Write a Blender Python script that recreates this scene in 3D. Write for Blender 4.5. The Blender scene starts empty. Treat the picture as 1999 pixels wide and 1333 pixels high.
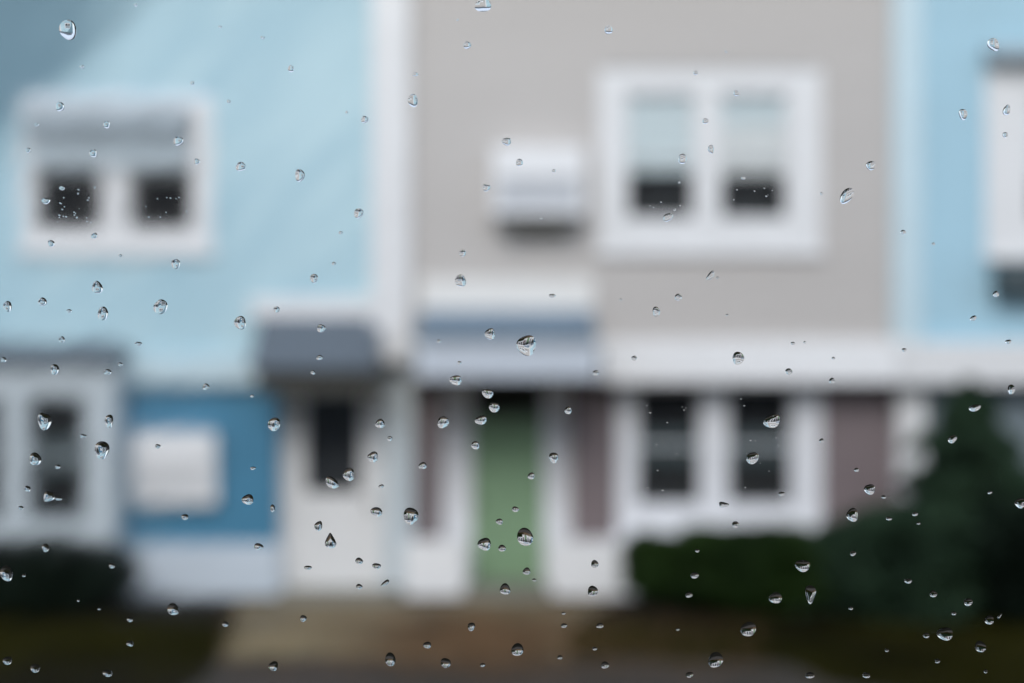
import bpy, math, random
from mathutils import Vector, noise
R = math.radians
random.seed(11)
scene = bpy.context.scene
col = scene.collection

# ------------------------------------------------------------------ camera constants
W, H = 1999.0, 1333.0
CAM_Z = 3.0                 # eye height above the ground, metres
TANW = 0.72                 # frame width / distance (50 mm lens on a 36 mm sensor)
def fx(px, Y): return (px - W / 2) / W * TANW * Y
def fz(py, Y): return CAM_Z + (H / 2 - py) / W * TANW * Y
def gy(py):    return CAM_Z * W / (TANW * (py - H / 2))     # distance at which the ground shows at that height

# ------------------------------------------------------------------ materials
def new_mat(name):
    m = bpy.data.materials.new(name); m.use_nodes = True
    nt = m.node_tree; return m, nt, nt.nodes['Principled BSDF'], nt.nodes['Material Output']

def mat(name, c, rough=.6, var=.06, scale=3.0, bump=0.0, bscale=40, stretch=(1, 1, 1), spec=.5, c2=None):
    m, nt, b, out = new_mat(name)
    n, l = nt.nodes, nt.links
    tc = n.new('ShaderNodeTexCoord'); mp = n.new('ShaderNodeMapping')
    mp.inputs['Scale'].default_value = stretch
    l.new(tc.outputs['Object'], mp.inputs['Vector'])
    nz = n.new('ShaderNodeTexNoise'); nz.inputs['Scale'].default_value = scale; nz.inputs['Detail'].default_value = 5
    l.new(mp.outputs['Vector'], nz.inputs['Vector'])
    rp = n.new('ShaderNodeValToRGB')
    rp.color_ramp.elements[0].position = .3; rp.color_ramp.elements[1].position = .7
    ca = [x * (1 - var) for x in c]
    cb = list(c2) if c2 else [min(1, x * (1 + var)) for x in c]
    rp.color_ramp.elements[0].color = (*ca, 1); rp.color_ramp.elements[1].color = (*cb, 1)
    l.new(nz.outputs['Fac'], rp.inputs['Fac']); l.new(rp.outputs['Color'], b.inputs['Base Color'])
    b.inputs['Roughness'].default_value = rough
    b.inputs['Specular IOR Level'].default_value = spec
    if bump:
        nb = n.new('ShaderNodeTexNoise'); nb.inputs['Scale'].default_value = bscale; nb.inputs['Detail'].default_value = 4
        l.new(mp.outputs['Vector'], nb.inputs['Vector'])
        bp = n.new('ShaderNodeBump'); bp.inputs['Strength'].default_value = bump; bp.inputs['Distance'].default_value = .01
        l.new(nb.outputs['Fac'], bp.inputs['Height']); l.new(bp.outputs['Normal'], b.inputs['Normal'])
    return m

M = {}
M['white']     = mat('white_paint', (.80, .807, .812), .45, .03)
M['brightwhite'] = mat('fresh_white_paint', (.89, .90, .91), .45, .02)
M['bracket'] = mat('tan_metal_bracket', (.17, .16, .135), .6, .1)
M['planter'] = mat('dark_teal_planter', (.055, .08, .09), .6, .1)
M['whiteblind'] = mat('white_blind_fabric', (.86, .90, .92), .8, .02, 4)
M['greywhite'] = mat('grey_white_paint', (.56, .63, .67), .5, .03)
M['bluewhite'] = mat('blue_white_paint', (.58, .735, .80), .5, .03)
M['softwhite'] = mat('soft_white_trim_paint', (.81, .83, .87), .5, .03)
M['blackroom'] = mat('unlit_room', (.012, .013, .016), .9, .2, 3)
M['gutter'] = mat('pale_grey_blue_paint', (.58, .64, .715), .5, .03)
M['hoodgrey'] = mat('grey_metal_hood', (.33, .385, .42), .6, .08)
M['hoodpale'] = mat('pale_grey_metal_hood', (.50, .585, .635), .6, .05)
M['transom'] = mat('dark_transom_glass', (.02, .024, .018), .35, .1)
M['cream']     = mat('warm_white_paint', (.80, .79, .76), .5, .03)
M['beige']     = mat('beige_vinyl', (.525, .50, .478), .55, .03, 1.2, stretch=(.3, 1, 3))
M['mauve']     = mat('mauve_brown_vinyl', (.185, .148, .155), .55, .07, 1.5)
M['midblue']   = mat('mid_blue_vinyl', (.065, .235, .38), .5, .10, 1.0, spec=.25)
M['skyblue']   = mat('sky_blue_vinyl', (.39, .615, .73), .5, .05, 1.0)
M['greyblue']  = mat('grey_blue_vinyl', (.19, .24, .27), .55, .08, 1.2)
M['slate']     = mat('slate_shingle', (.17, .235, .30), .7, .12, 6, .3)
M['darkslate'] = mat('weathered_shingle', (.118, .145, .175), .75, .15, 6, .3)
M['darkwood']  = mat('dark_stained_wood', (.05, .05, .042), .6, .15, 6)
M['green']     = mat('sage_green_door_paint', (.23, .36, .22), .5, .05, 2)
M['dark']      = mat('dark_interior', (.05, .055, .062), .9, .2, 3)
M['blind']     = mat('window_blind_fabric', (.76, .88, .93), .8, .03, 4)
M['greyblind'] = mat('grey_blind_fabric', (.20, .225, .24), .8, .05, 4)
M['curtain']   = mat('slate_grey_curtain', (.10, .135, .15), .9, .12, 8, stretch=(6, 1, 1))
M['concrete']  = mat('parged_concrete', (.62, .70, .78), .8, .06, 4, .2)
M['step']      = mat('grey_concrete_step', (.22, .215, .18), .85, .15, 5, .3)
M['metal']     = mat('dark_metal', (.08, .08, .08), .35, .1)
M['grille']    = mat('grey_grille_plastic', (.74, .77, .81), .5, .04)
M['leafdark']  = mat('evergreen_foliage', (.013, .038, .020), .6, .6, 1.6, spec=.12, c2=(.050, .095, .055))
M['leaf']      = mat('hedge_foliage', (.012, .036, .007), .6, .5, 1.4, spec=.12, c2=(.028, .060, .012))
M['leafblack'] = mat('yew_foliage', (.005, .012, .007), .65, .5, 1.5, spec=.12, c2=(.013, .026, .016))
M['bark']      = mat('dark_bark', (.05, .038, .028), .9, .3, 8, .4)
M['soil']      = mat('wet_soil', (.013, .011, .007), .9, .4, 1.5, .4, 12, spec=.06)
M['grass']     = mat('wet_winter_grass', (.014, .015, .002), .8, .4, .45, spec=.08, c2=(.052, .050, .005))
M['litter']    = mat('wet_leaf_litter', (.17, .10, .05), .8, .4, 2.0, spec=.15, c2=(.27, .16, .085))
M['plaster']   = mat('room_plaster', (.05, .05, .05), .9, .03)
M['brick']     = mat('room_outside_brick', (.12, .07, .055), .85, .3, 9, .2)

# path: wet concrete going from olive tan at the doors to grey, with brown stains
def path_mat():
    m, nt, b, out = new_mat('wet_stained_concrete'); n, l = nt.nodes, nt.links
    tc = n.new('ShaderNodeTexCoord')
    nz = n.new('ShaderNodeTexNoise'); nz.inputs['Scale'].default_value = .7; nz.inputs['Detail'].default_value = 4
    l.new(tc.outputs['Object'], nz.inputs['Vector'])
    rp = n.new('ShaderNodeValToRGB'); e = rp.color_ramp.elements
    e[0].position = .30; e[0].color = (.165, .148, .108, 1)
    e[1].position = .72; e[1].color = (.35, .28, .155, 1)
    k = e.new(.5); k.color = (.26, .205, .125, 1)
    l.new(nz.outputs['Fac'], rp.inputs['Fac'])
    n2 = n.new('ShaderNodeTexNoise'); n2.inputs['Scale'].default_value = 25
    l.new(tc.outputs['Object'], n2.inputs['Vector'])
    mx = n.new('ShaderNodeMixRGB'); mx.blend_type = 'MULTIPLY'; mx.inputs['Fac'].default_value = .3
    l.new(rp.outputs['Color'], mx.inputs['Color1']); l.new(n2.outputs['Fac'], mx.inputs['Color2'])
    l.new(mx.outputs['Color'], b.inputs['Base Color'])
    b.inputs['Roughness'].default_value = .7; b.inputs['Specular IOR Level'].default_value = .15
    return m
M['path'] = path_mat()
M['pave'] = mat('wet_asphalt', (.050, .046, .036), .7, .25, .8, .2, 60, spec=.2, c2=(.070, .055, .047))

# left house: pale blue vinyl with diagonal glass-smear streaks painted into its colour
def smear_streaked_blue():
    m, nt, b, out = new_mat('weathered_pale_blue_vinyl'); n, l = nt.nodes, nt.links
    tc = n.new('ShaderNodeTexCoord'); mp = n.new('ShaderNodeMapping')
    mp.vector_type = 'TEXTURE'; mp.inputs['Rotation'].default_value = (0, R(-32), 0)
    mp.inputs['Scale'].default_value = (3.0, 1, .62)
    l.new(tc.outputs['Object'], mp.inputs['Vector'])
    nz = n.new('ShaderNodeTexNoise'); nz.inputs['Scale'].default_value = .9; nz.inputs['Detail'].default_value = 3
    l.new(mp.outputs['Vector'], nz.inputs['Vector'])
    # dark reflection smeared on the glass, painted in from the upper outside corner
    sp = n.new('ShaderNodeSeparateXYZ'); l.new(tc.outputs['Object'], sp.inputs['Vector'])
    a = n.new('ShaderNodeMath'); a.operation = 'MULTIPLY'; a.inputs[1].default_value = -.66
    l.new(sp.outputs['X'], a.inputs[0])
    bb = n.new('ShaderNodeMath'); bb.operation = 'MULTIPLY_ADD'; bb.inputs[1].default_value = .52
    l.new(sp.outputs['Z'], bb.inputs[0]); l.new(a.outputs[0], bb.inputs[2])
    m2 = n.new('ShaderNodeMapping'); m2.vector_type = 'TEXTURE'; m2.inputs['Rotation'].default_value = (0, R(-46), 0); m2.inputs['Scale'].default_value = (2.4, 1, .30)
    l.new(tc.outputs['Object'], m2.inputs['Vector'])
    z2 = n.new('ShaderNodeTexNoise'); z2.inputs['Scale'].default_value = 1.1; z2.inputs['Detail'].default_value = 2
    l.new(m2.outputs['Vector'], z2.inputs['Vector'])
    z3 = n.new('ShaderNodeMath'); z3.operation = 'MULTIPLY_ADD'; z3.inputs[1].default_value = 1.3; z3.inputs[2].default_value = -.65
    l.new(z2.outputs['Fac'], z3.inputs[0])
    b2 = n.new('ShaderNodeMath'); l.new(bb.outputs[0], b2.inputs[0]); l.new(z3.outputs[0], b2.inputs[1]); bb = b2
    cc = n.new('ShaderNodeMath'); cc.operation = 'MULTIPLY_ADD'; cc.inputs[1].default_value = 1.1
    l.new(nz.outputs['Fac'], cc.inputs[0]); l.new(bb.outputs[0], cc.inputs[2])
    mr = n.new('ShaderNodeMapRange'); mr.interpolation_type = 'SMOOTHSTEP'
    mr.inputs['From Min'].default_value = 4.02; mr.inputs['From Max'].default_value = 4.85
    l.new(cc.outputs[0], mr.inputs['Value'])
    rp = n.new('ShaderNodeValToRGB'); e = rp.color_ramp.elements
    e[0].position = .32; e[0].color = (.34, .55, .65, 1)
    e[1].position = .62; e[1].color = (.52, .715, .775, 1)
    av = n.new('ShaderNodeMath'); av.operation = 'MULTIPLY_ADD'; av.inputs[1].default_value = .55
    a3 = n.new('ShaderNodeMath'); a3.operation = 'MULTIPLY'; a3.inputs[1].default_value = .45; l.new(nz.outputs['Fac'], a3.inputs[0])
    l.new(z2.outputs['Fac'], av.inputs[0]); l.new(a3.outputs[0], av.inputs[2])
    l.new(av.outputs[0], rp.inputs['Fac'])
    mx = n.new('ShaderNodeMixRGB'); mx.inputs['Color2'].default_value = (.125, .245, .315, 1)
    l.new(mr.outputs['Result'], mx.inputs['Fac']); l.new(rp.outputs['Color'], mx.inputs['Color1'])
    l.new(mx.outputs['Color'], b.inputs['Base Color']); b.inputs['Roughness'].default_value = .55
    return m
M['paleblue'] = smear_streaked_blue()

def glazing():
    m, nt, b, out = new_mat('window_glazing'); n, l = nt.nodes, nt.links
    n.remove(b)
    t = n.new('ShaderNodeBsdfTransparent'); t.inputs['Color'].default_value = (.98, .985, .985, 1)
    g = n.new('ShaderNodeBsdfGlossy'); g.inputs['Roughness'].default_value = .03
    f = n.new('ShaderNodeFresnel'); f.inputs['IOR'].default_value = 1.45
    mx = n.new('ShaderNodeMixShader')
    l.new(f.outputs[0], mx.inputs[0]); l.new(t.outputs[0], mx.inputs[1]); l.new(g.outputs[0], mx.inputs[2])
    l.new(mx.outputs[0], out.inputs['Surface'])
    return m
M['glazing'] = glazing()

def refr(name, ior):
    m, nt, b, out = new_mat(name); n, l = nt.nodes, nt.links
    n.remove(b)
    g = n.new('ShaderNodeBsdfGlass'); g.inputs['IOR'].default_value = ior; g.inputs['Roughness'].default_value = 0
    g.inputs['Color'].default_value = (1, 1, 1, 1)
    l.new(g.outputs[0], out.inputs['Surface'])
    return m
M['glass'] = refr('clear_window_glass', 1.5)
def fogged():
    nt = M['glass'].node_tree; n, l = nt.nodes, nt.links
    g = [k for k in n if k.type == 'BSDF_GLASS'][0]
    tc = n.new('ShaderNodeTexCoord'); sp = n.new('ShaderNodeSeparateXYZ'); l.new(tc.outputs['Object'], sp.inputs['Vector'])
    mp = n.new('ShaderNodeMapping'); mp.vector_type = 'TEXTURE'; mp.inputs['Rotation'].default_value = (0, R(-40), 0); mp.inputs['Scale'].default_value = (.08, 1, .016)
    nz = n.new('ShaderNodeTexNoise'); nz.inputs['Scale'].default_value = 1; nz.inputs['Detail'].default_value = 2
    l.new(tc.outputs['Object'], mp.inputs['Vector']); l.new(mp.outputs['Vector'], nz.inputs['Vector'])
    ad = n.new('ShaderNodeMath'); ad.operation = 'MULTIPLY_ADD'; ad.inputs[1].default_value = .03
    l.new(nz.outputs['Fac'], ad.inputs[0]); l.new(sp.outputs['X'], ad.inputs[2])
    mr = n.new('ShaderNodeMapRange'); mr.interpolation_type = 'SMOOTHSTEP'
    mr.inputs['From Min'].default_value = -.028; mr.inputs['From Max'].default_value = -.062
    mr.inputs['To Min'].default_value = 0; mr.inputs['To Max'].default_value = .058
    l.new(ad.outputs[0], mr.inputs['Value']); l.new(mr.outputs['Result'], g.inputs['Roughness'])
fogged()
M['water'] = refr('rain_water', 1.333)

# ------------------------------------------------------------------ mesh helpers
class MB:
    def __init__(s): s.v, s.f = [], []
    def add(s, vs, fs):
        o = len(s.v); s.v += [tuple(x) for x in vs]; s.f += [tuple(i + o for i in q) for q in fs]
    def box(s, x0, x1, y0, y1, z0, z1):
        s.add([(x0,y0,z0),(x1,y0,z0),(x1,y1,z0),(x0,y1,z0),(x0,y0,z1),(x1,y0,z1),(x1,y1,z1),(x0,y1,z1)],
              [(0,3,2,1),(4,5,6,7),(0,1,5,4),(1,2,6,5),(2,3,7,6),(3,0,4,7)])
    def hexa(s, p):     # 8 points: bottom ring, top ring
        s.add(p, [(0,3,2,1),(4,5,6,7),(0,1,5,4),(1,2,6,5),(2,3,7,6),(3,0,4,7)])
    def plate(s, x0, x1, z0, z1, y0, y1, holes):     # a plate with rectangular openings through it
        xs = sorted({x0, x1, *[v for h in holes for v in h[:2]]}); zs = sorted({z0, z1, *[v for h in holes for v in h[2:]]})
        def solid(i, j):
            if not (0 <= i < len(xs)-1 and 0 <= j < len(zs)-1): return False
            cx, cz = (xs[i]+xs[i+1])/2, (zs[j]+zs[j+1])/2
            return not any(h[0] < cx < h[1] and h[2] < cz < h[3] for h in holes)
        for i in range(len(xs)-1):
            for j in range(len(zs)-1):
                if not solid(i, j): continue
                a, b, c, d = xs[i], xs[i+1], zs[j], zs[j+1]
                s.add([(a,y0,c),(b,y0,c),(b,y0,d),(a,y0,d)], [(0,1,2,3)])
                s.add([(a,y1,c),(b,y1,c),(b,y1,d),(a,y1,d)], [(3,2,1,0)])
                if not solid(i-1, j): s.add([(a,y0,c),(a,y0,d),(a,y1,d),(a,y1,c)], [(0,1,2,3)])
                if not solid(i+1, j): s.add([(b,y0,c),(b,y1,c),(b,y1,d),(b,y0,d)], [(0,1,2,3)])
                if not solid(i, j-1): s.add([(a,y0,c),(a,y1,c),(b,y1,c),(b,y0,c)], [(0,1,2,3)])
                if not solid(i, j+1): s.add([(a,y0,d),(b,y0,d),(b,y1,d),(a,y1,d)], [(0,1,2,3)])
    def build(s, name, material, parent=None, smooth=False):
        me = bpy.data.meshes.new(name); me.from_pydata(s.v, [], s.f); me.update()
        me.materials.append(material)
        if smooth: me.polygons.foreach_set('use_smooth', [True] * len(me.polygons))
        o = bpy.data.objects.new(name, me); col.objects.link(o)
        if parent:
            o.parent = parent
            mw = Vector((0, 0, 0)); p = parent
            while p: mw += p.location; p = p.parent
            for v in me.vertices: v.co -= mw
        return o

def tag(o, label=None, cat=None, group=None, kind=None):
    for k, v in (('label', label), ('category', cat), ('group', group), ('kind', kind)):
        if v: o[k] = v
    return o
def empty(name, loc, label, cat, group=None):
    o = bpy.data.objects.new(name, None); o.location = loc; o.empty_display_size = .1; col.objects.link(o)
    return tag(o, label, cat, group)
def part(name, m, parent, *boxes):
    b = MB()
    for q in boxes: b.box(*q)
    return b.build(name, m, parent)

def siding(name, parent, m, x0, x1, z0, z1, Y, holes=(), row=.115, proud=.014, back=.06):
    b = MB(); z = z0
    while z < z1 - 1e-4:
        t = min(z + row, z1)
        cuts = [(max(x0, h[0]), min(x1, h[1])) for h in holes if h[2] < t - .005 and h[3] > z + .005]
        segs, x = [], x0
        for a, c in sorted(cuts):
            if a > x: segs.append((x, a))
            x = max(x, c)
        if x < x1: segs.append((x, x1))
        for a, c in segs:
            b.hexa([(a, Y - proud, z), (c, Y - proud, z), (c, Y + back, z), (a, Y + back, z),
                    (a, Y, t), (c, Y, t), (c, Y + back, t), (a, Y + back, t)])
        z = t
    return b.build(name, m, parent)

def inset(r, d): return (r[0] + d, r[1] - d, r[2] + d, r[3] - d)

def window(parent, x0, x1, z0, z1, Y, lights, m='white', depth=.16, blinds=(), name='window', dark_shell='dark'):
    """casing plate standing 35 mm proud of Y, with one sash, pane, blinds and dark reveal behind per light"""
    b = MB(); b.plate(x0, x1, z0, z1, Y - .035, Y + depth, lights)
    b.box(x0 - .03, x1 + .03, Y - .075, Y - .036, z0 - .045, z0 + .02)         # sill
    w = b.build(name, M[m], parent)
    for k, (a, c, d, e) in enumerate(lights):
        s = MB(); mid = (d + e) / 2
        s.plate(a + .002, c - .002, d + .002, e - .002, Y + .02, Y + .06, [inset((a, c, d, mid - .022), .032)[:2] + (d + .036, mid - .014), (a + .032, c - .032, mid + .014, e - .036)])
        s.build('sash', M[m], w)
        part('pane', M['glazing'], w, (a + .01, c - .01, Y + .036, Y + .042, d + .02, e - .02))
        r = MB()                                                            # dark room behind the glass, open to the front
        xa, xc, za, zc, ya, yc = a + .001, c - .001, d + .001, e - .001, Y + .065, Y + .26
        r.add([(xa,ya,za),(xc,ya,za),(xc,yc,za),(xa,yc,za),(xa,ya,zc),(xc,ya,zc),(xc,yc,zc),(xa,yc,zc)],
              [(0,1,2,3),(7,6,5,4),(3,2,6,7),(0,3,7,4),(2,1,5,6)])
        r.build('reveal', M[dark_shell], w)
    for (a, c, d, e, bm) in blinds:
        part('blind' if bm != 'curtain' else 'curtain', M[bm], w, (a, c, Y + .075, Y + .079, d, e))
    return w

# rect from photo pixels at depth Y -> (x0, x1, z0, z1)
def rc(px0, px1, py0, py1, Y): return (fx(px0, Y), fx(px1, Y), fz(py1, Y), fz(py0, Y))

def porch_roof(parent, x0, x1, yb, yf, zb, zf, m, th=.07, name='porch_roof'):
    b = MB(); n = 5
    for i in range(n):                          # five courses of shingles, each lapped over the one below
        t0, t1 = i / n, (i + 1) / n
        ya, za = yf + (yb - yf) * t0, zf + (zb - zf) * t0
        yc, zc = yf + (yb - yf) * t1, zf + (zb - zf) * t1
        b.hexa([(x0,ya,za-th),(x1,ya,za-th),(x1,yc,zc-th),(x0,yc,zc-th),(x0,ya,za+.014),(x1,ya,za+.014),(x1,yc,zc),(x0,yc,zc)])
    return b.build(name, M[m], parent)

EAVE = 7.75
def house_roof(parent, x0, x1, Y):
    b = MB(); n = 24
    for i in range(n):
        t0, t1 = i / n, (i + 1) / n
        f = lambda t: (Y - .35 + 4.6 * t, EAVE + 2.6 * t)
        (ya, za), (yc, zc) = f(t0), f(t1)
        b.hexa([(x0,ya,za-.05),(x1,ya,za-.05),(x1,yc,zc-.05),(x0,yc,zc-.05),(x0,ya,za+.02),(x1,ya,za+.02),(x1,yc,zc),(x0,yc,zc)])
    b.hexa([(x0,Y+4.25,EAVE+2.5),(x1,Y+4.25,EAVE+2.5),(x1,Y+8.9,EAVE-.1),(x0,Y+8.9,EAVE-.1),(x0,Y+4.25,EAVE+2.6),(x1,Y+4.25,EAVE+2.6),(x1,Y+8.9,EAVE),(x0,Y+8.9,EAVE)])
    return b.build('roof', M['darkslate'], parent)

# ================================================================== BLUE TOWNHOUSE (left)
Y = 16.7
hb = empty('townhouse', (fx(300, Y), Y, 0), 'pale blue townhouse with white bay window and white door, left of the white corner post', 'townhouse', 'row of townhouses')
wl = rc(42, 418, 192, 492, Y)
lights = [rc(68, 202, 222, 454, Y), rc(248, 382, 222, 454, Y)]
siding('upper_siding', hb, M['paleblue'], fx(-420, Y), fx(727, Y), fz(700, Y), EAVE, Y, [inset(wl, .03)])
bl = []
for a, c, d, e in lights:
    bl.append((a, c, fz(338, Y), e, 'greyblind'))
window(hb, *wl, Y, lights, blinds=bl, dark_shell='blackroom')
hd = MB()
for k in range(4):                              # louvred metal shade over the upper half of the window
    za, zb = fz(262 - 16 * k, 16.55), fz(248 - 16 * k, 16.55)
    hd.hexa([(fx(44, 16.5), 16.44 + .04 * k, za), (fx(362, 16.5), 16.44 + .04 * k, za), (fx(362, 16.5), 16.66, za), (fx(44, 16.5), 16.66, za),
             (fx(44, 16.5), 16.475 + .04 * k, zb), (fx(362, 16.5), 16.475 + .04 * k, zb), (fx(362, 16.5), 16.66, zb), (fx(44, 16.5), 16.66, zb)])
hood = hd.build('window_hood', M['hoodgrey'], hb)
part('valance', M['hoodpale'], hood, (fx(56, 16.6), fx(372, 16.6), 16.60, 16.625, fz(324, 16.6), fz(264, 16.6)))
# belt course between the floors
part('belt_course', M['bluewhite'], hb, (fx(228, 16.58), fx(500, 16.58), 16.58, 16.80, fz(752, 16.58), fz(694, 16.58)))
Yl = 16.74
siding('lower_siding', hb, M['midblue'], fx(225, Yl), fx(542, Yl), .35, fz(752, 16.58) + .03, Yl)
part('foundation', M['concrete'], hb, (fx(215, 16.7), fx(545, 16.7), 16.7, 17.1, -.1, fz(1060, 16.7)))
# bay window
Yb = 16.3
bay_l = [rc(52, 170, 772, 1018, Yb), rc(-90, 10, 772, 1018, Yb)]
bw = window(hb, *rc(-190, 226, 722, 1078, Yb), Yb, bay_l, 'greywhite', depth=.7,
            blinds=[(bay_l[0][0], bay_l[0][1], fz(925, Yb), fz(852, Yb), 'curtain')], name='bay_window', dark_shell='blackroom')
porch_roof(hb, fx(-200, Yb), fx(236, Yb), 16.68, 16.15, fz(668, 16.7), fz(700, 16.2), 'darkslate', name='bay_roof')
part('bay_skirt', M['greywhite'], hb, (fx(-180, 16.4), fx(216, 16.4), 16.4, 16.9, .1, fz(1080, Yb) - .05))
# left porch: roof, dark fascia and soffit
part('flashing', M['white'], hb, (fx(490, 16.62), fx(722, 16.62), 16.62, 16.684, fz(622, 16.62), fz(580, 16.62)))
porch_roof(hb, fx(488, 15.9), fx(735, 15.9), 16.64, 15.85, fz(616, 16.64), fz(712, 15.85), 'darkslate')
part('porch_fascia', M['darkwood'], hb, (fx(500, 15.95), fx(730, 15.95), 15.94, 16.02, fz(768, 15.95), fz(722, 15.95)),
     (fx(500, 15.95), fx(730, 15.95), 16.021, 17.0, fz(742, 15.95), fz(730, 15.95)))
# left door
Yd = 17.0
dr = rc(566, 742, 752, 1160, Yd)
glassr = rc(597, 704, 770, 962, Yd)
fr = MB(); fr.plate(fx(538, Yd), fx(792, Yd), .07, fz(735, Yd), Yd - .06, Yd + .1, [dr]); fr.build('door_frame', M['white'], hb)
d = MB(); d.plate(dr[0] + .006, dr[1] - .006, dr[2] + .006, dr[3] - .006, Yd - .02, Yd + .04, [glassr])
d.plate(dr[0] + .16, dr[1] - .16, dr[2] + .14, glassr[2] - .14, Yd - .034, Yd - .0205, [inset((dr[0] + .16, dr[1] - .16, dr[2] + .14, glassr[2] - .14), .06)])
door = d.build('door', M['white'], hb)
part('pane', M['glazing'], door, (glassr[0], glassr[1], Yd + .005, Yd + .012, glassr[2], glassr[3]))
part('reveal', M['dark'], door, (glassr[0] - .02, glassr[1] + .02, Yd + .3, Yd + .32, glassr[2] - .02, glassr[3] + .02))
part('handle', M['metal'], door, (dr[1] - .12, dr[1] - .08, Yd - .075, Yd - .021, 1.0, 1.13))
part('doorstep', M['step'], hb, (fx(540, 16.4), fx(785, 16.4), 16.25, 16.99, -.05, .06))
house_roof(hb, fx(-420, Y), fx(755, Y), Y)

# ================================================================== BEIGE TOWNHOUSE (middle)
Y = 16.6
hm = empty('townhouse', (fx(1270, Y), Y, 0), 'beige and mauve-brown townhouse with sage green front door, in the middle of the row', 'townhouse', 'row of townhouses')
wl = rc(1168, 1603, 135, 492, Y)
lights = [rc(1221, 1358, 182, 430, Y), rc(1403, 1539, 182, 430, Y)]
siding('upper_siding', hm, M['beige'], fx(796, Y), fx(1748, Y), fz(668, Y), EAVE, Y, [inset(wl, .03)])
(a, c, d, e), (a2, c2, d2, e2) = lights
bl = [(a, c, fz(336, Y), e, 'blind'), (a2, c2, fz(340, Y), fz(243, Y), 'whiteblind'), (a2, c2, fz(242, Y), e2, 'blind')]
window(hm, *wl, Y, lights, blinds=bl)
# white corner post
part('corner_post', M['white'], hm, (fx(724, 16.45), fx(800, 16.45), 16.45, 16.9, fz(705, 16.45), EAVE))
part('lower_post', M['greywhite'], hm, (fx(748, 16.8), fx(806, 16.8), 16.8, 17.05, .1, fz(706, 16.45)))  # same white as the upper post, porch shade put into the greyer colour
# white band below the overhanging upper floor, its soffit
part('band', M['brightwhite'], hm, (fx(1176, 16.5), fx(1754, 16.5), 16.5, 16.598, fz(746, 16.5), fz(664, 16.5)))  # brighter white carries the stronger light on the band in its colour
part('soffit', M['white'], hm, (fx(796, 16.6), fx(1754, 16.6), 16.6, 17.06, fz(742, 16.6), fz(734, 16.6)))
Ym = 17.05; Yg = 17.3
gd = rc(921, 1061, 722, 1150, Yg); tz = fz(818, Yg)
wl = rc(1204, 1604, 748, 1042, Ym)
siding('lower_siding', hm, M['mauve'], fx(806, Ym), fx(1752, Ym), fz(1066, Ym), fz(738, Ym), Ym, [inset(wl, .03), (fx(858, Ym), fx(1116, Ym), 0, 9)])
lights = [rc(1240, 1370, 752, 988, Ym), rc(1418, 1548, 752, 988, Ym)]
window(hm, *wl, Ym, lights, 'softwhite', blinds=[(a, c, fz(906, Ym), fz(842, Ym), 'curtain') for a, c, d, e in lights])
part('foundation', M['brightwhite'], hm, (fx(790, 16.7), fx(908, 16.7), 16.7, 17.12, -.1, fz(1058, 16.7)),
     (fx(1072, 16.7), fx(1752, 16.7), 16.7, 17.12, -.1, fz(1058, 16.7)))
fr = MB(); fr.plate(fx(856, Yg), fx(1128, Yg), .05, fz(725, Yg), Yg - .06, Yg + .1, [gd]); fr.build('door_frame', M['softwhite'], hm)
d = MB()
dl = (gd[0] + .006, gd[1] - .006, gd[2] + .006, gd[3] - .006)
d.box(dl[0], dl[1], Yg, Yg + .05, dl[2], tz)
part('transom', M['transom'], hm, (dl[0], dl[1], Yg + .01, Yg + .03, tz + .012, dl[3]))  # porch shade over the door top, put in as a dark panel
for (za, zb) in ((.25, .85), (1.0, 1.55), (1.68, 2.1)):
    for (xa, xb) in ((dl[0] + .08, (dl[0] + dl[1]) / 2 - .03), ((dl[0] + dl[1]) / 2 + .03, dl[1] - .08)):
        d.plate(xa, xb, za, zb, Yg - .014, Yg - .0005, [(xa + .03, xb - .03, za + .03, zb - .03)])
door = d.build('door', M['green'], hm)
part('handle', M['metal'], door, (dl[0] + .05, dl[0] + .09, Yg - .07, Yg - .001, 1.0, 1.1))
part('doorstep', M['step'], hm, (fx(905, 16.5), fx(1075, 16.5), 16.3, 17.23, -.05, .1))
part('flashing', M['cream'], hm, (fx(818, 16.5), fx(1160, 16.5), 16.5, 16.584, fz(606, 16.5), fz(542, 16.5)))
porch_roof(hm, fx(812, 15.6), fx(1164, 15.6), 16.56, 15.5, fz(602, 16.56), fz(650, 15.5), 'slate')
part('porch_fascia', M['gutter'], hm, (fx(812, 15.55), fx(1168, 15.55), 15.55, 15.63, fz(738, 15.55), fz(659, 15.55)))
part('porch_ceiling', M['darkwood'], hm, (fx(814, 15.6), fx(1160, 15.6), 15.6301, 17.22, fz(734, 15.55), fz(727, 15.55)))
house_roof(hm, fx(758, Y), fx(1742, Y), Y - .02)

# ================================================================== SKY BLUE TOWNHOUSE (right)
Y = 16.7
hr = empty('townhouse', (fx(2050, Y), Y, 0), 'sky blue townhouse with a pale corner board behind the conical evergreen, at the right', 'townhouse', 'row of townhouses')
wl = rc(1922, 2230, 132, 500, Y)
lights = [rc(2012, 2100, 190, 440, Y), rc(2130, 2200, 190, 440, Y)]
siding('upper_siding', hr, M['skyblue'], fx(1792, Y), fx(2420, Y), fz(668, Y), EAVE, Y, [inset(wl, .03)])
window(hr, *wl, Y, lights, blinds=[(a, c, fz(345, Y), e, 'blind') for a, c, d, e in lights])
hd = MB(); x0, x1 = fx(1932, 16.5), fx(2250, 16.5)
hd.hexa([(x0,16.42,fz(118,16.5)),(x1,16.42,fz(118,16.5)),(x1,16.684,fz(118,16.5)),(x0,16.684,fz(118,16.5)),
         (x0,16.42,fz(104,16.5)),(x1,16.42,fz(104,16.5)),(x1,16.684,fz(82,16.5)),(x0,16.684,fz(82,16.5))])
hd.build('window_hood', M['hoodgrey'], hr)
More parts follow.
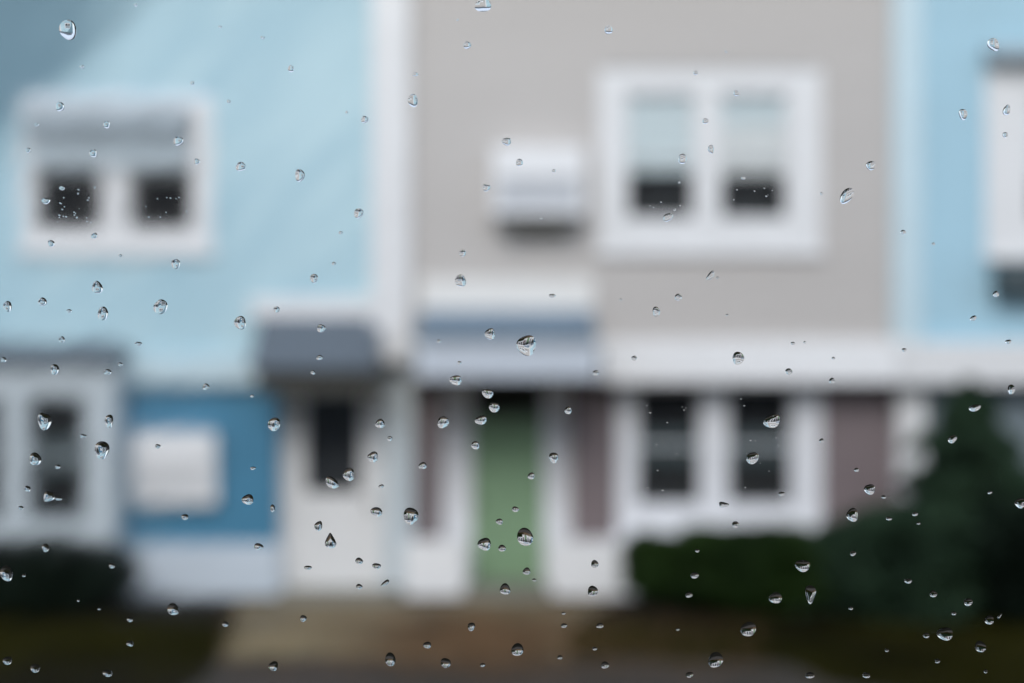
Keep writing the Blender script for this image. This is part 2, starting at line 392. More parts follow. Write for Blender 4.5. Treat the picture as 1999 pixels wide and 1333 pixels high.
bx = MB(); x0, x1 = fx(1946, 16.5), fx(2220, 16.5)
bx.plate(x0, x1, fz(572, 16.5), fz(512, 16.5), 16.36, 16.684, [])
bx.build('window_box', M['planter'], hr)  # dark teal box below the window
part('corner_board', M['bluewhite'], hr, (fx(1744, 16.53), fx(1800, 16.53), 16.53, 16.8, fz(662, 16.53), EAVE))
part('belt_course', M['white'], hr, (fx(1757, 16.52), fx(2420, 16.52), 16.52, 16.9, fz(748, 16.52), fz(666, 16.52)))
Yq = 17.0
siding('lower_siding', hr, M['greyblue'], fx(1800, Yq), fx(2420, Yq), 0, fz(746, 16.5) + .02, Yq)
part('lower_post', M['white'], hr, (fx(1754, 16.85), fx(1806, 16.85), 16.85, 17.06, 0, fz(749, 16.52)))
house_roof(hr, fx(1745, Y), fx(2420, Y), Y)

# ================================================================== AIR CONDITIONERS through the walls
def air_con(rect, yf, yb, label, under=True):
    x0, x1, z0, z1 = rect
    root = empty('air_conditioner', ((x0 + x1) / 2, yb, z0), label, 'air conditioner', 'wall air conditioners')
    b = MB(); zg = z0 + (z1 - z0) * .55
    b.plate(x0, x1, z0, z1, yf, yb, [(x0 + .06, x1 - .06, z0 + .06, zg)])
    b.box(x0 + .05, x1 - .05, yf + .05, yb - .002, z0 + .05, zg + .01)
    b.build('casing', M['brightwhite'], root)
    g = MB(); n = 9
    for i in range(n):
        za = z0 + .065 + (zg - z0 - .07) * i / n
        g.box(x0 + .062, x1 - .062, yf + .018, yf + .03, za, za + (zg - z0 - .07) / n * .62)
    g.build('grille', M['grille' if under else 'brightwhite'], root)
    if under:  # tan blocks added to stand for the shade beneath the unit
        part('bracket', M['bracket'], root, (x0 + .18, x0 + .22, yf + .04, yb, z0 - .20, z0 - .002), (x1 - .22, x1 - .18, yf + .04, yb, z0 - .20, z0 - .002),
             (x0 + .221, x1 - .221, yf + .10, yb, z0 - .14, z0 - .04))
    return root
air_con(rc(962, 1140, 288, 420, 16.3), 16.2, 16.584, 'white air conditioner jutting from the beige wall left of the upper window')
air_con(rc(262, 424, 842, 982, 16.6), 16.56, 16.724, 'white air conditioner set into the mid blue wall right of the bay window', under=False)

# ================================================================== GROUND
def sheet(name, pts, z, m, kind='structure'):
    b = MB(); b.add([(x, y, z) for x, y in pts], [tuple(range(len(pts)))])
    return tag(b.build(name, m), kind=kind)
sheet('ground', [(-400, -300), (400, -300), (400, 500), (-400, 500)], 0, M['soil'])
def gp(px, py): y = gy(py); return (fx(px, y), y)
path_pts = [gp(470, 1178), gp(1195, 1178), gp(1130, 1215), gp(1095, 1262), gp(1120, 1288), gp(430, 1288), gp(440, 1250)][::-1]
pave_pts = [gp(428, 1289), gp(1170, 1289), gp(1540, 1303), gp(1640, 1345), (6.5, 9.5), (-3.2, 9.5), gp(400, 1333)][::-1]
def walk(name, pts, m, top):
    b = MB(); n = len(pts)
    b.add([(x, y, top) for x, y in pts] + [(x, y, -.05) for x, y in pts],
          [tuple(range(n))[::-1]] + [(i, (i + 1) % n, n + (i + 1) % n, n + i) for i in range(n)])
    import bmesh
    o = b.build(name, m)
    bm = bmesh.new(); bm.from_mesh(o.data); bmesh.ops.recalc_face_normals(bm, faces=bm.faces); bm.to_mesh(o.data); bm.free()
    return tag(o, kind='structure')
walk('path', path_pts, M['path'], .03)
walk('pavement', pave_pts, M['pave'], .02)

def inside(x, y, poly):
    c = False; j = len(poly) - 1
    for i in range(len(poly)):
        (xi, yi), (xj, yj) = poly[i], poly[j]
        if (yi > y) != (yj > y) and x < (xj - xi) * (y - yi) / (yj - yi) + xi: c = not c
        j = i
    return c

# lawn of upright blades either side of the path
def lawn():
    rnd = random.Random(5); v, f = [], []
    def try_(x, y):
        jx, jy = x + .35 * noise.noise((x * 1.6, y * 1.6, 7)), y + .3 * noise.noise((x * 1.6, y * 1.6, 17))
        if inside(jx, jy, path_pts) or inside(jx, jy, pave_pts): return
        if y < 13.15 + .3 * noise.noise((x, 4, 1)) and x < 0 and rnd.random() < .75: return
        if y > 15.0 + .25 * noise.noise((x * 1.3, 2, 0)): return
        h = rnd.uniform(.05, .10) * (1 + .5 * noise.noise((x * .8, y * .8, 3)))
        a = rnd.uniform(0, math.pi); w = rnd.uniform(.004, .008)
        dx, dy = math.cos(a) * w, math.sin(a) * w
        lx, ly = rnd.uniform(-.04, .04), rnd.uniform(-.04, .04)
        o = len(v)
        v.extend([(x - dx, y - dy, .002), (x + dx, y + dy, .002), (x + dx * .6 + lx * .5, y + dy * .6 + ly * .5, h * .6), (x - dx * .6 + lx * .5, y - dy * .6 + ly * .5, h * .6), (x + lx, y + ly, h)])
        f.extend([(o, o + 1, o + 2, o + 3), (o + 3, o + 2, o + 4)])
    for _ in range(95000):
        try_(rnd.uniform(-7.2, 7.2), rnd.uniform(9.5, 16.3))
    for _ in range(9000):
        try_(rnd.uniform(-9, 9), rnd.uniform(4, 9.5))
    me = bpy.data.meshes.new('grass'); me.from_pydata(v, [], f); me.materials.append(M['grass'])
    o = bpy.data.objects.new('grass', me); col.objects.link(o)
    tag(o, 'wet dark olive grass either side of the brown path', 'grass', kind='stuff')
lawn()

# fallen leaves lying on the path
def litter():
    rnd = random.Random(9); v, f = [], []
    for _ in range(8000):
        px, py = rnd.gauss(940, 130), rnd.gauss(1252, 32)
        if rnd.random() < .25: px, py = rnd.uniform(430, 1500), rnd.uniform(1185, 1330)
        if py < 1182: continue
        x, y = gp(px, py)
        if y > 16.2: continue
        a = rnd.uniform(0, 6.28); s = rnd.uniform(.018, .04); t = rnd.uniform(-.012, .012); z = .034 + rnd.uniform(0, .012)
        c, q = math.cos(a) * s, math.sin(a) * s
        o = len(v)
        v.extend([(x - c, y - q, z), (x + q * .5, y - c * .5, z + abs(t)), (x + c, y + q, z), (x - q * .5, y + c * .5, z + abs(t) * .6)])
        f.append((o, o + 1, o + 2, o + 3))
    me = bpy.data.meshes.new('leaf_litter'); me.from_pydata(v, [], f); me.materials.append(M['litter'])
    o = bpy.data.objects.new('leaf_litter', me); col.objects.link(o)
    tag(o, 'brown fallen leaves strewn over the path before the green door', 'leaves', kind='stuff')
litter()

# ================================================================== SHRUBS AND TREES
def foliage(name, pts_fn, n, m, parent, leaf=.05, seed=1):
    rnd = random.Random(seed); v, f = [], []
    k = 0
    while k < n:
        p = pts_fn(rnd)
        if p is None: continue
        k += 1
        d = Vector((rnd.gauss(0, 1), rnd.gauss(0, 1), rnd.gauss(0, .8))).normalized()
        u = d.orthogonal().normalized(); w = d.cross(u)
        a = rnd.uniform(0, 6.28); t = u * math.cos(a) + w * math.sin(a); s = d.cross(t)
        L = leaf * rnd.uniform(.7, 1.5)
        o = len(v); p = Vector(p)
        v.extend([tuple(p - t * L), tuple(p + s * L * .42), tuple(p + t * L), tuple(p - s * L * .42)])
        f.append((o, o + 1, o + 2, o + 3))
    me = bpy.data.meshes.new(name); me.from_pydata(v, [], f); me.materials.append(m)
    o = bpy.data.objects.new(name, me); col.objects.link(o)
    o.parent = parent; o.matrix_parent_inverse.identity()
    return o

def lumpy(rnd, rx, ry, zc, rz, seed, flat=2.4):
    """a point in a lumpy, clumped, squarish mass about the origin"""
    x, y, z = rnd.uniform(-1, 1), rnd.uniform(-1, 1), rnd.uniform(-1, 1)
    r = (abs(x) ** flat + abs(y) ** flat + abs(z) ** flat)
    lim = 1 + .55 * noise.noise((x * 2.6 + seed, y * 1.5, z * 1.5)) + .45 * noise.noise((x * 7 + seed, y * 3, z * 3))
    if r > lim or r < .35 * lim and rnd.random() < .75: return None
    if noise.noise((x * 4 + seed * 3, y * 4, z * 4)) < -.28: return None
    return (x * rx, y * ry, zc + z * rz)

def trunk(parent, h, r, m='bark', n=9, splits=3, seed=1):
    rnd = random.Random(seed); b = MB()
    def tube(p, q, ra, rb):
        p, q = Vector(p), Vector(q); d = (q - p).normalized(); u = d.orthogonal().normalized(); w = d.cross(u)
        ring = lambda c, rr: [tuple(c + (u * math.cos(6.2832 * i / n) + w * math.sin(6.2832 * i / n)) * rr) for i in range(n)]
        b.add(ring(p, ra) + ring(q, rb), [(i, (i + 1) % n, n + (i + 1) % n, n + i) for i in range(n)] + [tuple(range(n))[::-1], tuple(range(n, 2 * n))])
    tube((0, 0, -.05), (0, 0, h * .55), r, r * .7); tube((0, 0, h * .55), (.03, 0, h), r * .7, r * .15)
    for k in range(splits):
        a = rnd.uniform(0, 6.28); z = h * rnd.uniform(.25, .7); L = h * .3
        tube((0, 0, z), (math.cos(a) * L, math.sin(a) * L, z + L * .5), r * .4, r * .1)
    me = bpy.data.meshes.new('trunk'); me.from_pydata(b.v, [], b.f); me.materials.append(M[m])
    o = bpy.data.objects.new('trunk', me); col.objects.link(o); o.parent = parent
    return o

def shrub(px, Y, rx, ry, top, label, cat, name, m, n, seed, leaf=.045):
    root = empty(name, (fx(px, Y), Y, 0), label, cat)
    foliage('foliage', lambda r: lumpy(r, rx, ry, top * .54, top * .5, seed), n, M[m], root, leaf, seed)
    rnd = random.Random(seed)
    for k in range(3):
        x, y = (k - 1) * .45 * rx + rnd.uniform(-.05, .05), rnd.uniform(-.3, .3) * ry
        tx, ty = x + rnd.uniform(-.12, .12), y + rnd.uniform(-.1, .1); b = MB()
        rings = [(0, -.05, .022), (.4, top * .4, .016), (1, top * .8, .006)]
        for q, z, r in rings:
            b.v += [(x + (tx - x) * q + r * math.cos(i * 1.0472), y + (ty - y) * q + r * math.sin(i * 1.0472), z) for i in range(6)]
        for j in range(2): b.f += [(j*6+i, j*6+(i+1)%6, j*6+6+(i+1)%6, j*6+6+i) for i in range(6)]
        b.f += [tuple(range(6))[::-1], tuple(range(12, 18))]
        me = bpy.data.meshes.new('stem'); me.from_pydata(b.v, [], b.f); me.materials.append(M['bark'])
        o = bpy.data.objects.new('stem', me); col.objects.link(o); o.parent = root
    return root

shrub(10, 15.6, 1.45, .55, .80, 'low dark green shrub under the white bay window', 'shrub', 'shrub', 'leafblack', 16000, 3)
shrub(1480, 15.7, 1.50, .55, .92, 'clipped dark green hedge under the lower window of the beige townhouse', 'hedge', 'hedge', 'leaf', 24000, 8)
shrub(1765, 15.4, 1.05, .6, 1.12, 'dark rounded shrub between the hedge and the conical evergreen', 'shrub', 'shrub', 'leafdark', 15000, 14)

tr = empty('evergreen_tree', (fx(1895, 15.6), 15.6, 0), 'conical dark evergreen tree standing before the sky blue townhouse', 'tree')
def cone(rnd):
    z = rnd.random() ** 1.25
    a = rnd.uniform(0, 6.2832); rad = math.sqrt(rnd.random())
    tier = .80 + .20 * math.cos(z * 34 + 3 * noise.noise((math.cos(a) * 1.5, math.sin(a) * 1.5, z * 3)))
    Rm = (1 - z) ** .85 * 1.75 * tier * (1 + .55 * noise.noise((math.cos(a) * 2, math.sin(a) * 2, z * 6))) + .05
    if rad < .45 and rnd.random() < .7: return None
    x, y = math.cos(a) * rad * Rm, math.sin(a) * rad * Rm
    if noise.noise((x * 3, y * 3, z * 7)) < -.3: return None
    x -= .25 * (1 - z) ** 2
    return (x, y * .5, .1 + z * 2.46)
foliage('crown', cone, 26000, M['leafdark'], tr, .05, 21)
trunk(tr, 2.4, .09, seed=4)
shrub(2010, 15.0, .6, .5, 1.35, 'dark leggy shrub right of the conical evergreen', 'shrub', 'shrub', 'leafblack', 7000, 33)

# ================================================================== UNSEEN DARK SHELL ADDED TO CUT PANE REFLECTIONS AND SHADE THE GROUND
def dark_shell():
    b = MB()
    b.plate(-16, 16, -.05, 6.8, .262, .42, [(-1.10, 1.10, 2.30, 3.75)])  # front wall stretched to keep reflected sky out of the house glazing
    b.box(-3.2, -3.05, -4.5, .2619, -.05, 6.2); b.box(3.05, 3.2, -4.5, .2619, -.05, 6.2)
    b.box(-3.2, 3.2, -4.65, -4.5001, -.05, 6.2)
    b.box(-3.049, 3.049, -4.499, .2619, 1.3, 1.42); b.box(-3.049, 3.049, -4.499, .2619, 4.4, 4.52)
    b.box(-16.2, 16.2, -4.9, .7, 6.8001, 6.95)
    tag(b.build('room', M['plaster']), kind='structure')
dark_shell()

# window pane: flat inside, and outside with a thin rippled run of water in its left part
PY = .300                   # outer face
def lin(a, b, n): return [a + (b - a) * i / n for i in range(n)]
def film(x, z):
    m = min(1, max(0, (-.052 - x) / .022)); m = m * m * (3 - 2 * m)
    if m <= 0: return 0
    u = x * .62 - (z - 3) * .78                                            # across the runs
    v = x * .78 + (z - 3) * .62
    h = 1.1 * noise.noise((u * 130, v * 60, 1.7)) + .35 * noise.noise((u * 240, v * 120, 5.2))
    return -m * 1.3e-5 * (h + 1.9)
def pane():
    xs = [-1.15, -.6, -.3, -.16] + lin(-.128, -.05, 112) + [-.05, -.03, 0, .08, .2, .5, 1.15]
    zs = [2.25, 2.6, 2.85] + lin(2.915, 3.085, 230) + [3.085, 3.15, 3.4, 3.8]
    nx, nz = len(xs), len(zs); v = []; f = []
    for z in zs:
        for x in xs:
            v.append((x, PY + (film(x, z) if 2.915 < z < 3.086 and x > -.129 else 0), z))
    for j in range(nz - 1):
        for i in range(nx - 1):
            a = j * nx + i; f.append((a, a + nx, a + nx + 1, a + 1))
    nf = len(f); o = len(v)
    v += [(xs[0], PY - .004, zs[0]), (xs[-1], PY - .004, zs[0]), (xs[-1], PY - .004, zs[-1]), (xs[0], PY - .004, zs[-1])]
    f.append((o, o + 1, o + 2, o + 3))
    ring = [j * 0 + i for i in range(nx)]
    f.append(tuple([o + 1, o] + [i for i in range(nx)]))
    f.append(tuple([o + 3, o + 2] + [(nz - 1) * nx + i for i in range(nx - 1, -1, -1)]))
    f.append(tuple([o, o + 3] + [j * nx for j in range(nz - 1, -1, -1)]))
    f.append(tuple([o + 2, o + 1] + [j * nx + nx - 1 for j in range(nz)]))
    me = bpy.data.meshes.new('window_pane'); me.from_pydata(v, [], f); me.update(); me.materials.append(M['glass'])
    me.polygons.foreach_set('use_smooth', [i < nf for i in range(len(f))])
    for e in me.edges: pass
    me.set_sharp_from_angle(angle=R(40))
    ob = bpy.data.objects.new('window_pane', me); col.objects.link(ob)
    tag(ob, 'clear rain-spattered glass window pane in front of everything, streaked with water at its left', 'window')
pane()

# ================================================================== RAINDROPS
K = TANW * (PY - .00136) / W           # metres per photo pixel on the outer face, seen through the glass
def drop_mesh(w, h, shape, seed, fine):
    rnd = random.Random(seed)
    ns, nr = (40, 14) if fine else (20, 7)
    th = R(rnd.uniform(37, 45))
    a1, a2, p1, p2 = rnd.uniform(.02, .13), rnd.uniform(.02, .08), rnd.uniform(0, 6.28), rnd.uniform(0, 6.28)
    if shape == 'h': a1, a2 = .12, .09
    sag = rnd.uniform(0, .08); offx = rnd.uniform(-.10, .10)
    rx, rz = w / 2, h / 2
    rm = (rx + rz) / 2
    cap = (1 - math.cos(th)) / math.sin(th)
    def outline(ph):
        k = 1 + a1 * math.cos(2 * ph + p1) * .6 + a2 * math.cos(3 * ph + p2)
        x, z = math.cos(ph) * rx * k, math.sin(ph) * rz * k
        t = z / rz
        if shape == 'p': x *= 1 - .42 * max(-.35, t)
        if shape == 'f': x *= 1 + .30 * t
        if shape == 'h': x += rx * .25 * (1 - t * t) - rx * .15
        return x, z
    v, f = [], []
    for j in range(nr + 1):
        q = 1 - j / nr                                  # 1 at the rim, 0 at the top
        q = math.sin(q * math.pi / 2)
        s = math.sin(th); y = (math.sqrt(max(0, 1 - (q * s) ** 2)) - math.cos(th)) / s * rm * .96
        for i in range(ns):
            if j == nr: break
            x, z = outline(6.28318 * i / ns)
            v.append((x * q + offx * rx * (1 - q), y, z * q - sag * rz * (1 - q)))
    v.append((offx * rx, (1 - math.cos(th)) / math.sin(th) * rm * .96, -sag * rz))
    top = len(v) - 1
    for j in range(nr - 1):
        for i in range(ns):
            a, b = j * ns + i, j * ns + (i + 1) % ns
            f.append((a, a + ns, b + ns, b))
    for i in range(ns): f.append(((nr - 1) * ns + i, top, (nr - 1) * ns + (i + 1) % ns))
    f.append(tuple(range(ns)))
    me = bpy.data.meshes.new('raindrop'); me.from_pydata(v, [], f); me.update()
    import bmesh
    bm = bmesh.new(); bm.from_mesh(me); bmesh.ops.recalc_face_normals(bm, faces=bm.faces); bm.to_mesh(me); bm.free()
    me.polygons.foreach_set('use_smooth', [len(p.vertices) < 5 for p in me.polygons])
    back = max(me.polygons, key=lambda p: len(p.vertices))
    ks = set(back.edge_keys)
    for e in me.edges:
        if e.key in ks: e.use_edge_sharp = True
    me.materials.append(M['water'])
    return me

# x, y, width, height in photo pixels, lean in degrees, shape
D = """133 58 36 42;265 9 7 8;160 130 9 8;376 162 9 9;117 208 18 20;430 52 7 6;447 198 8 8;208 243 14 16;72 243 10 8;348 275 20 20
55 293 11 11;182 299 17 16;384 315 12 13;470 325 20 20;943 10 32 30;912 88 16 16;568 134 13 15;513 73 9 6;806 196 20 28;677 219 6 6
712 233 15 15 20;811 145 13 8;893 38 5 5;989 276 18 18;1188 58 16 20;1418 100 6 6;1358 142 10 9;1437 182 12 13;1377 236 13 12 20;1388 291 13 18
1332 310 18 21;1014 317 15 15;1081 333 8 7;1939 87 24 28 20;1880 223 17 24 15;1965 215 14 24 -15;1962 263 11 12;1700 323 20 19 20;90 392 18 14;121 367 12 9
100 475 15 14;184 460 14 12 20;235 499 8 6;343 515 19 20;190 561 22 26;201 612 22 28 -15;83 589 18 18;15 598 18 22;135 607 11 8;313 599 29 30 0 h
469 630 24 28;121 663 12 14;585 342 20 26;700 416 20 20;665 454 9 6;652 514 9 7;613 543 17 18;540 604 14 12;627 641 18 17;949 366 16 16
903 494 15 14;899 548 24 24;957 652 22 24;857 666 9 7;1304 424 22 16 28;1326 356 5 5;1451 347 10 7;1387 538 12 22 -40;1401 542 7 5;1324 580 15 14
1281 608 15 21;1078 577 14 8;1420 615 7 5;1212 585 7 5;1056 426 7 5;1653 382 23 38 -32;1604 378 7 6;1763 453 12 9;1944 574 13 13;1900 621 15 10 35
1822 476 7 6;1968 667 14 9 15;270 671 15 9;7 702 13 11;107 721 17 24;210 726 15 12;235 711 10 8;402 755 15 13 15;492 773 8 6;87 822 28 37
213 822 18 28;162 851 14 8;199 878 32 36;69 896 26 26;113 911 12 9 10;308 871 12 9;54 954 13 13;95 969 22 24 -20 h;115 973 14 9 10;41 991 11 8
494 914 12 7;484 975 24 22;535 828 26 28;624 698 14 10;611 727 10 9;742 827 19 20;761 856 10 11;728 892 23 22;681 926 25 26 -20;648 942 20 32 48
744 949 12 7 15;825 909 18 14 10;865 824 24 25 -15;890 742 24 22;952 768 24 19 -15;965 795 22 22;939 820 24 20 15;928 869 17 18;532 992 10 16;897 708 9 7
1028 674 41 42;1238 699 11 11;1163 728 12 12;1441 699 24 27 -15;1109 801 14 17;1081 893 19 22;1037 929 15 14 10;1006 994 14 12;1412 985 20 12 0 h;1469 894 26 25 20
1507 822 35 28 18;1540 725 15 13;1624 743 12 12;1604 860 11 9;1765 683 10 8;1548 670 10 6;1571 668 6 5;1627 699 8 5;1903 796 25 14 18;1859 857 19 16 25
1974 760 16 20;1698 955 23 22 10;1672 917 11 8;1725 970 10 7;1526 964 14 9;1932 961 9 7 15;1991 982 20 22;1664 1005 24 28;361 1009 14 13;89 1069 15 18
13 1119 27 32;47 1123 8 7;219 1104 13 12;153 1172 6 6;194 1188 8 6;254 1209 13 11;338 1189 26 24;440 1218 14 11;254 1256 14 13;15 1289 19 18
69 1304 20 18 -15;210 1314 20 15 -15;735 999 24 20;802 1007 32 34;622 1026 17 21 -20 p;645 1056 20 34 0 p;505 1067 20 14;601 1108 16 9;701 1095 16 14;735 1105 18 13
701 1145 14 11 15;752 1138 20 9 38;592 1207 14 14;534 1300 20 20;762 1287 22 28;834 1259 17 14;870 1294 20 22;942 1298 11 8;920 1223 16 17;946 1062 27 27
975 1018 14 13;980 1070 16 14;986 1150 22 23;1025 1048 34 37;1028 1115 16 15;1043 1132 9 6;1161 1101 16 16;1157 1154 22 22;1010 1268 24 28;1101 1221 14 9
1171 1221 15 11 15;1181 1298 18 14;1093 1283 11 9;1100 1197 8 6;1161 1266 10 7;1356 1123 17 13;1345 1161 14 12;1323 1228 8 6;1461 1228 32 30;1397 1288 30 33 -15
1346 1317 16 12 15;1436 1024 15 14;1361 1075 9 7;1567 1104 30 26 10;1514 1167 27 23 10;1582 1160 22 37 0 f;1665 1080 12 11;1735 1012 12 8;1786 1003 12 9;1773 1134 16 10
1822 1159 16 14;1890 1175 17 17;1845 1237 31 29;1808 1240 14 11;1931 1210 20 18;1914 1262 23 23;1661 1187 10 7;1862 1197 10 8;1951 1202 6 12 -40;1830 1290 11 9
1731 1269 9 7;1581 1318 19 13;1691 1318 16 12 -10;1924 1310 9 8;1793 1021 8 6""".replace('\n', ';').split(';')

# what each drop is seen against, most particular first
LAND = [
 ((60, 335, 195, 445), 'dark left pane of the blue-house upper window'), ((255, 335, 380, 440), 'dark right pane of the blue-house upper window'),
 ((30, 180, 225, 335), 'left half of the grey window hood'), ((225, 180, 430, 335), 'right half of the grey window hood'),
 ((30, 440, 430, 505), 'sill of the blue-house upper window'),
 ((0, 0, 240, 180), 'darkened top corner of the blue siding'), ((0, 180, 30, 500), 'blue siding edge'),
 ((240, 0, 450, 180), 'blue siding above the upper window'), ((430, 0, 715, 300), 'high blue siding near the white post'),
 ((430, 300, 715, 575), 'blue siding above the left porch roof'),
 ((0, 505, 250, 640), 'blue siding above the bay roof'), ((250, 505, 480, 690), 'blue siding left of the porch roof'),
 ((0, 640, 250, 735), 'grey bay roof'), ((60, 735, 160, 870), 'dark upper pane of the bay window'), ((60, 870, 160, 1010), 'dark lower pane of the bay window'),
 ((0, 735, 232, 1095), 'white bay window frame'),
 ((250, 835, 430, 990), 'white box on the blue wall'), ((225, 690, 530, 1058), 'mid blue lower wall'),
 ((485, 575, 725, 670), 'slate left porch roof'), ((485, 670, 725, 765), 'dark left porch fascia'),
 ((590, 765, 712, 965), 'black glass of the white door'), ((712, 700, 815, 965), 'grey post right of the white door'),
 ((526, 765, 590, 1058), 'left frame of the white door'), ((540, 965, 770, 1185), 'bottom of the white door'),
 ((230, 1058, 540, 1140), 'white foundation under the blue wall'),
 ((712, 0, 818, 700), 'white corner post'),
 ((815, 0, 1165, 200), 'beige siding at the top'), ((940, 200, 1155, 470), 'wall air conditioner of the beige house'), ((818, 200, 940, 530), 'beige siding left of the air conditioner'),
 ((1165, 0, 1620, 132), 'beige siding above the upper window'), ((1165, 132, 1610, 335), 'pale blinds of the beige-house window'), ((1165, 335, 1600, 495), 'lower panes of the beige-house window'),
 ((1600, 132, 1745, 660), 'beige siding right of the upper window'), ((1165, 495, 1600, 655), 'beige siding below the upper window'),
 ((815, 530, 1165, 655), 'grey-blue roof over the green door'), ((815, 655, 1180, 742), 'white fascia over the green door'),
 ((1180, 650, 1500, 750), 'white band left of the mauve wall'), ((1500, 650, 1800, 750), 'white band above the mauve wall'),
 ((1250, 765, 1360, 975), 'left pane of the lower beige-house window'), ((1425, 765, 1540, 975), 'right pane of the lower beige-house window'),
 ((1190, 745, 1612, 1045), 'white frame of the lower beige-house window'),
 ((1612, 745, 1760, 930), 'mauve-brown wall by the lower window'),
 ((926, 740, 1058, 905), 'shaded top of the green door'), ((926, 905, 1058, 1170), 'bottom of the green door'),
 ((770, 740, 926, 1060), 'door frame left of the green door'), ((1058, 740, 1192, 1060), 'door frame right of the green door'),
 ((770, 1060, 926, 1150), 'white block left of the green door'), ((1058, 1060, 1230, 1165), 'white block right of the green door'),
 ((1800, 0, 2000, 300), 'sky blue house at the top right'), ((1745, 300, 2000, 655), 'sky blue siding at the right'), ((1745, 650, 2000, 750), 'white band of the sky blue house'),
 ((1760, 750, 2000, 940), 'top of the conical evergreen'), ((1612, 930, 2000, 1060), 'dark shrub below the conical evergreen'),
 ((1230, 1045, 1480, 1200), 'hedge under the lower window'), ((1480, 1045, 1720, 1200), 'right end of the hedge'), ((1720, 1060, 2000, 1205), 'black foot of the evergreen'),
 ((0, 1095, 232, 1200), 'dark shrub under the bay'), ((0, 1200, 450, 1334), 'dark lawn at the left'), ((230, 1140, 540, 1230), 'brown soil left of the path'),
 ((450, 1180, 720, 1334), 'grey path at the left'), ((720, 1150, 960, 1334), 'brown path before the doors'), ((960, 1165, 1130, 1334), 'path before the green door'),
 ((1100, 1165, 1500, 1334), 'dark lawn before the hedge'), ((1500, 1195, 1760, 1334), 'olive lawn at the right'), ((1760, 1195, 2000, 1334), 'lawn before the evergreen'),
]
def landmark(x, y):
    for (a, b, c, d), n in LAND:
        if a <= x <= c and b <= y <= d: return n
    return 'view'

drops = []
for i, s in enumerate(D):
    q = s.split(); x, y, w, h = map(float, q[:4]); lean = float(q[4]) if len(q) > 4 else 0; shp = q[5] if len(q) > 5 else 'o'
    m = max(w, h)
    size = 'speck-sized' if m < 8.5 else 'tiny' if m < 13 else 'small' if m < 19 else 'mid-sized' if m < 27 else 'large'
    r = w / h
    form = {'p': 'pear-shaped', 'f': 'funnel-shaped', 'h': 'ragged'}.get(shp) or ('leaning' if abs(lean) >= 25 else 'flat' if r > 1.28 else 'tall' if r < .80 else 'round')
    drops.append(dict(x=x, y=y, w=w, h=h, lean=lean, shp=shp, key=(size, form, landmark(x, y)), seed=i))
ORD = ['', 'second', 'third', 'fourth', 'fifth', 'sixth', 'seventh', 'eighth', 'ninth']
bykey = {}
for d in drops: bykey.setdefault(d['key'], []).append(d)
for (size, form, lm), g in bykey.items():
    base = f'{size} {form} raindrop over the {lm}'
    if len(g) == 1: g[0]['label'] = base; continue
    hor = max(d['x'] for d in g) - min(d['x'] for d in g) > max(d['y'] for d in g) - min(d['y'] for d in g)
    g.sort(key=lambda d: d['x'] if hor else d['y'])
    for k, d in enumerate(g):
        if len(g) == 2: pos = (('left', 'right') if hor else ('upper', 'lower'))[k] + ' of two'
        elif k == 0: pos = 'leftmost' if hor else 'topmost'
        elif k == len(g) - 1: pos = 'rightmost' if hor else 'lowest'
        else: pos = ORD[k] + (' from left' if hor else ' from top')
        d['label'] = f'{base}, {pos}'
for d in drops:
    sc_ = K * .94
    me = drop_mesh(d['w'] * sc_, d['h'] * sc_, d['shp'], d['seed'], max(d['w'], d['h']) > 18)
    o = bpy.data.objects.new('raindrop', me); col.objects.link(o)
    o.location = ((d['x'] - W / 2) * K, PY + 2.0e-5, CAM_Z + (H / 2 - d['y']) * K)
    o.rotation_euler = (0, R(-d['lean']), 0)
    tag(o, d['label'], 'raindrop', 'raindrops on the window glass')

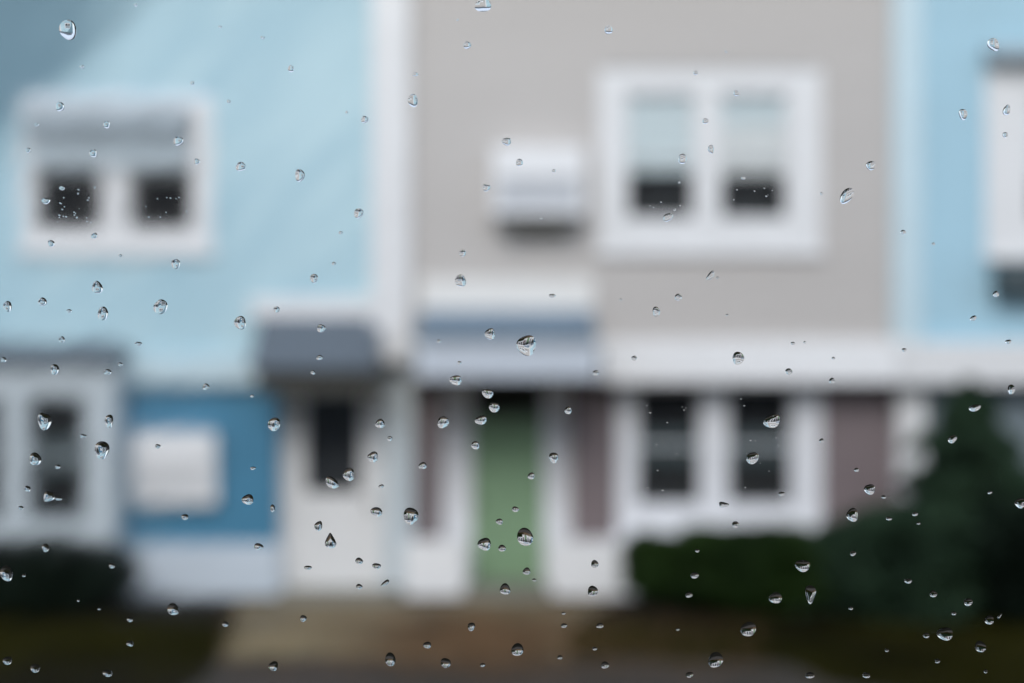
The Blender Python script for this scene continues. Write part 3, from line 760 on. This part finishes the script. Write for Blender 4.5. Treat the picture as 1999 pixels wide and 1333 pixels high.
# fine spray, visible only against the dark panes
rnd = random.Random(77)
spots = [(rnd.uniform(110, 190), rnd.uniform(362, 436)) for _ in range(30)] + [(rnd.uniform(280, 372), rnd.uniform(384, 424)) for _ in range(12)] \
      + [(rnd.uniform(1262, 1345), rnd.uniform(775, 960)) for _ in range(12)] + [(rnd.uniform(1440, 1530), rnd.uniform(775, 960)) for _ in range(12)] \
      + [(rnd.uniform(1245, 1340), rnd.uniform(348, 410)) for _ in range(6)] + [(rnd.uniform(1425, 1520), rnd.uniform(348, 410)) for _ in range(7)]
proto = drop_mesh(2.7 * K, 2.5 * K, 'o', 500, False)
for (x, y) in spots:
    o = bpy.data.objects.new('spray_speck', proto); col.objects.link(o)
    o.location = ((x - W / 2) * K, PY + 2.0e-5, CAM_Z + (H / 2 - y) * K)
    s = rnd.uniform(.7, 1.35); o.scale = (s * rnd.uniform(.8, 1.6), s, s)
    tag(o, 'pinpoint speck of fine spray on the glass over a dark house window', 'speck', 'fine spray over the dark panes')

# ================================================================== LIGHT
SUN_EL, SUN_AZ = R(35), R(188)        # low, bright overcast behind the viewer
w = bpy.data.worlds.new('World'); scene.world = w; w.use_nodes = True
nt = w.node_tree; bg = nt.nodes['Background']
sky = nt.nodes.new('ShaderNodeTexSky'); sky.sky_type = 'NISHITA'; sky.sun_disc = False
sky.sun_elevation = SUN_EL; sky.sun_rotation = SUN_AZ; sky.air_density = 1.0; sky.dust_density = 1.0; sky.ozone_density = 1.0
veil = nt.nodes.new('ShaderNodeMixRGB'); veil.inputs['Fac'].default_value = .6; veil.inputs['Color2'].default_value = (5.2, 5.7, 6.4, 1)   # thin even cloud
nt.links.new(sky.outputs[0], veil.inputs['Color1']); nt.links.new(veil.outputs[0], bg.inputs['Color']); bg.inputs['Strength'].default_value = .15
sun = bpy.data.lights.new('sun', 'SUN'); sun.energy = 1.1; sun.angle = R(25); sun.color = (1, .965, .91)
so = bpy.data.objects.new('sun', sun); col.objects.link(so)
sd = Vector((math.sin(SUN_AZ) * math.cos(SUN_EL), math.cos(SUN_AZ) * math.cos(SUN_EL), math.sin(SUN_EL)))
so.rotation_euler = sd.to_track_quat('Z', 'Y').to_euler()

# ================================================================== CAMERA
cd = bpy.data.cameras.new('camera'); cam = bpy.data.objects.new('camera', cd); col.objects.link(cam)
cam.location = (0, 0, CAM_Z); cam.rotation_euler = (R(90), 0, 0)
cd.lens = 50; cd.sensor_width = 36; cd.clip_start = .01; cd.clip_end = 2000
cd.dof.use_dof = True; cd.dof.focus_distance = PY - .0012; cd.dof.aperture_fstop = 7.3
scene.camera = cam

scene.view_settings.view_transform = 'Standard'; scene.view_settings.look = 'None'
scene.view_settings.exposure = 0.46; scene.view_settings.gamma = 1.0
scene.cycles.max_bounces = 14; scene.cycles.transmission_bounces = 12; scene.cycles.transparent_max_bounces = 12
scene.cycles.caustics_refractive = True
scene.cycles.use_denoising = True
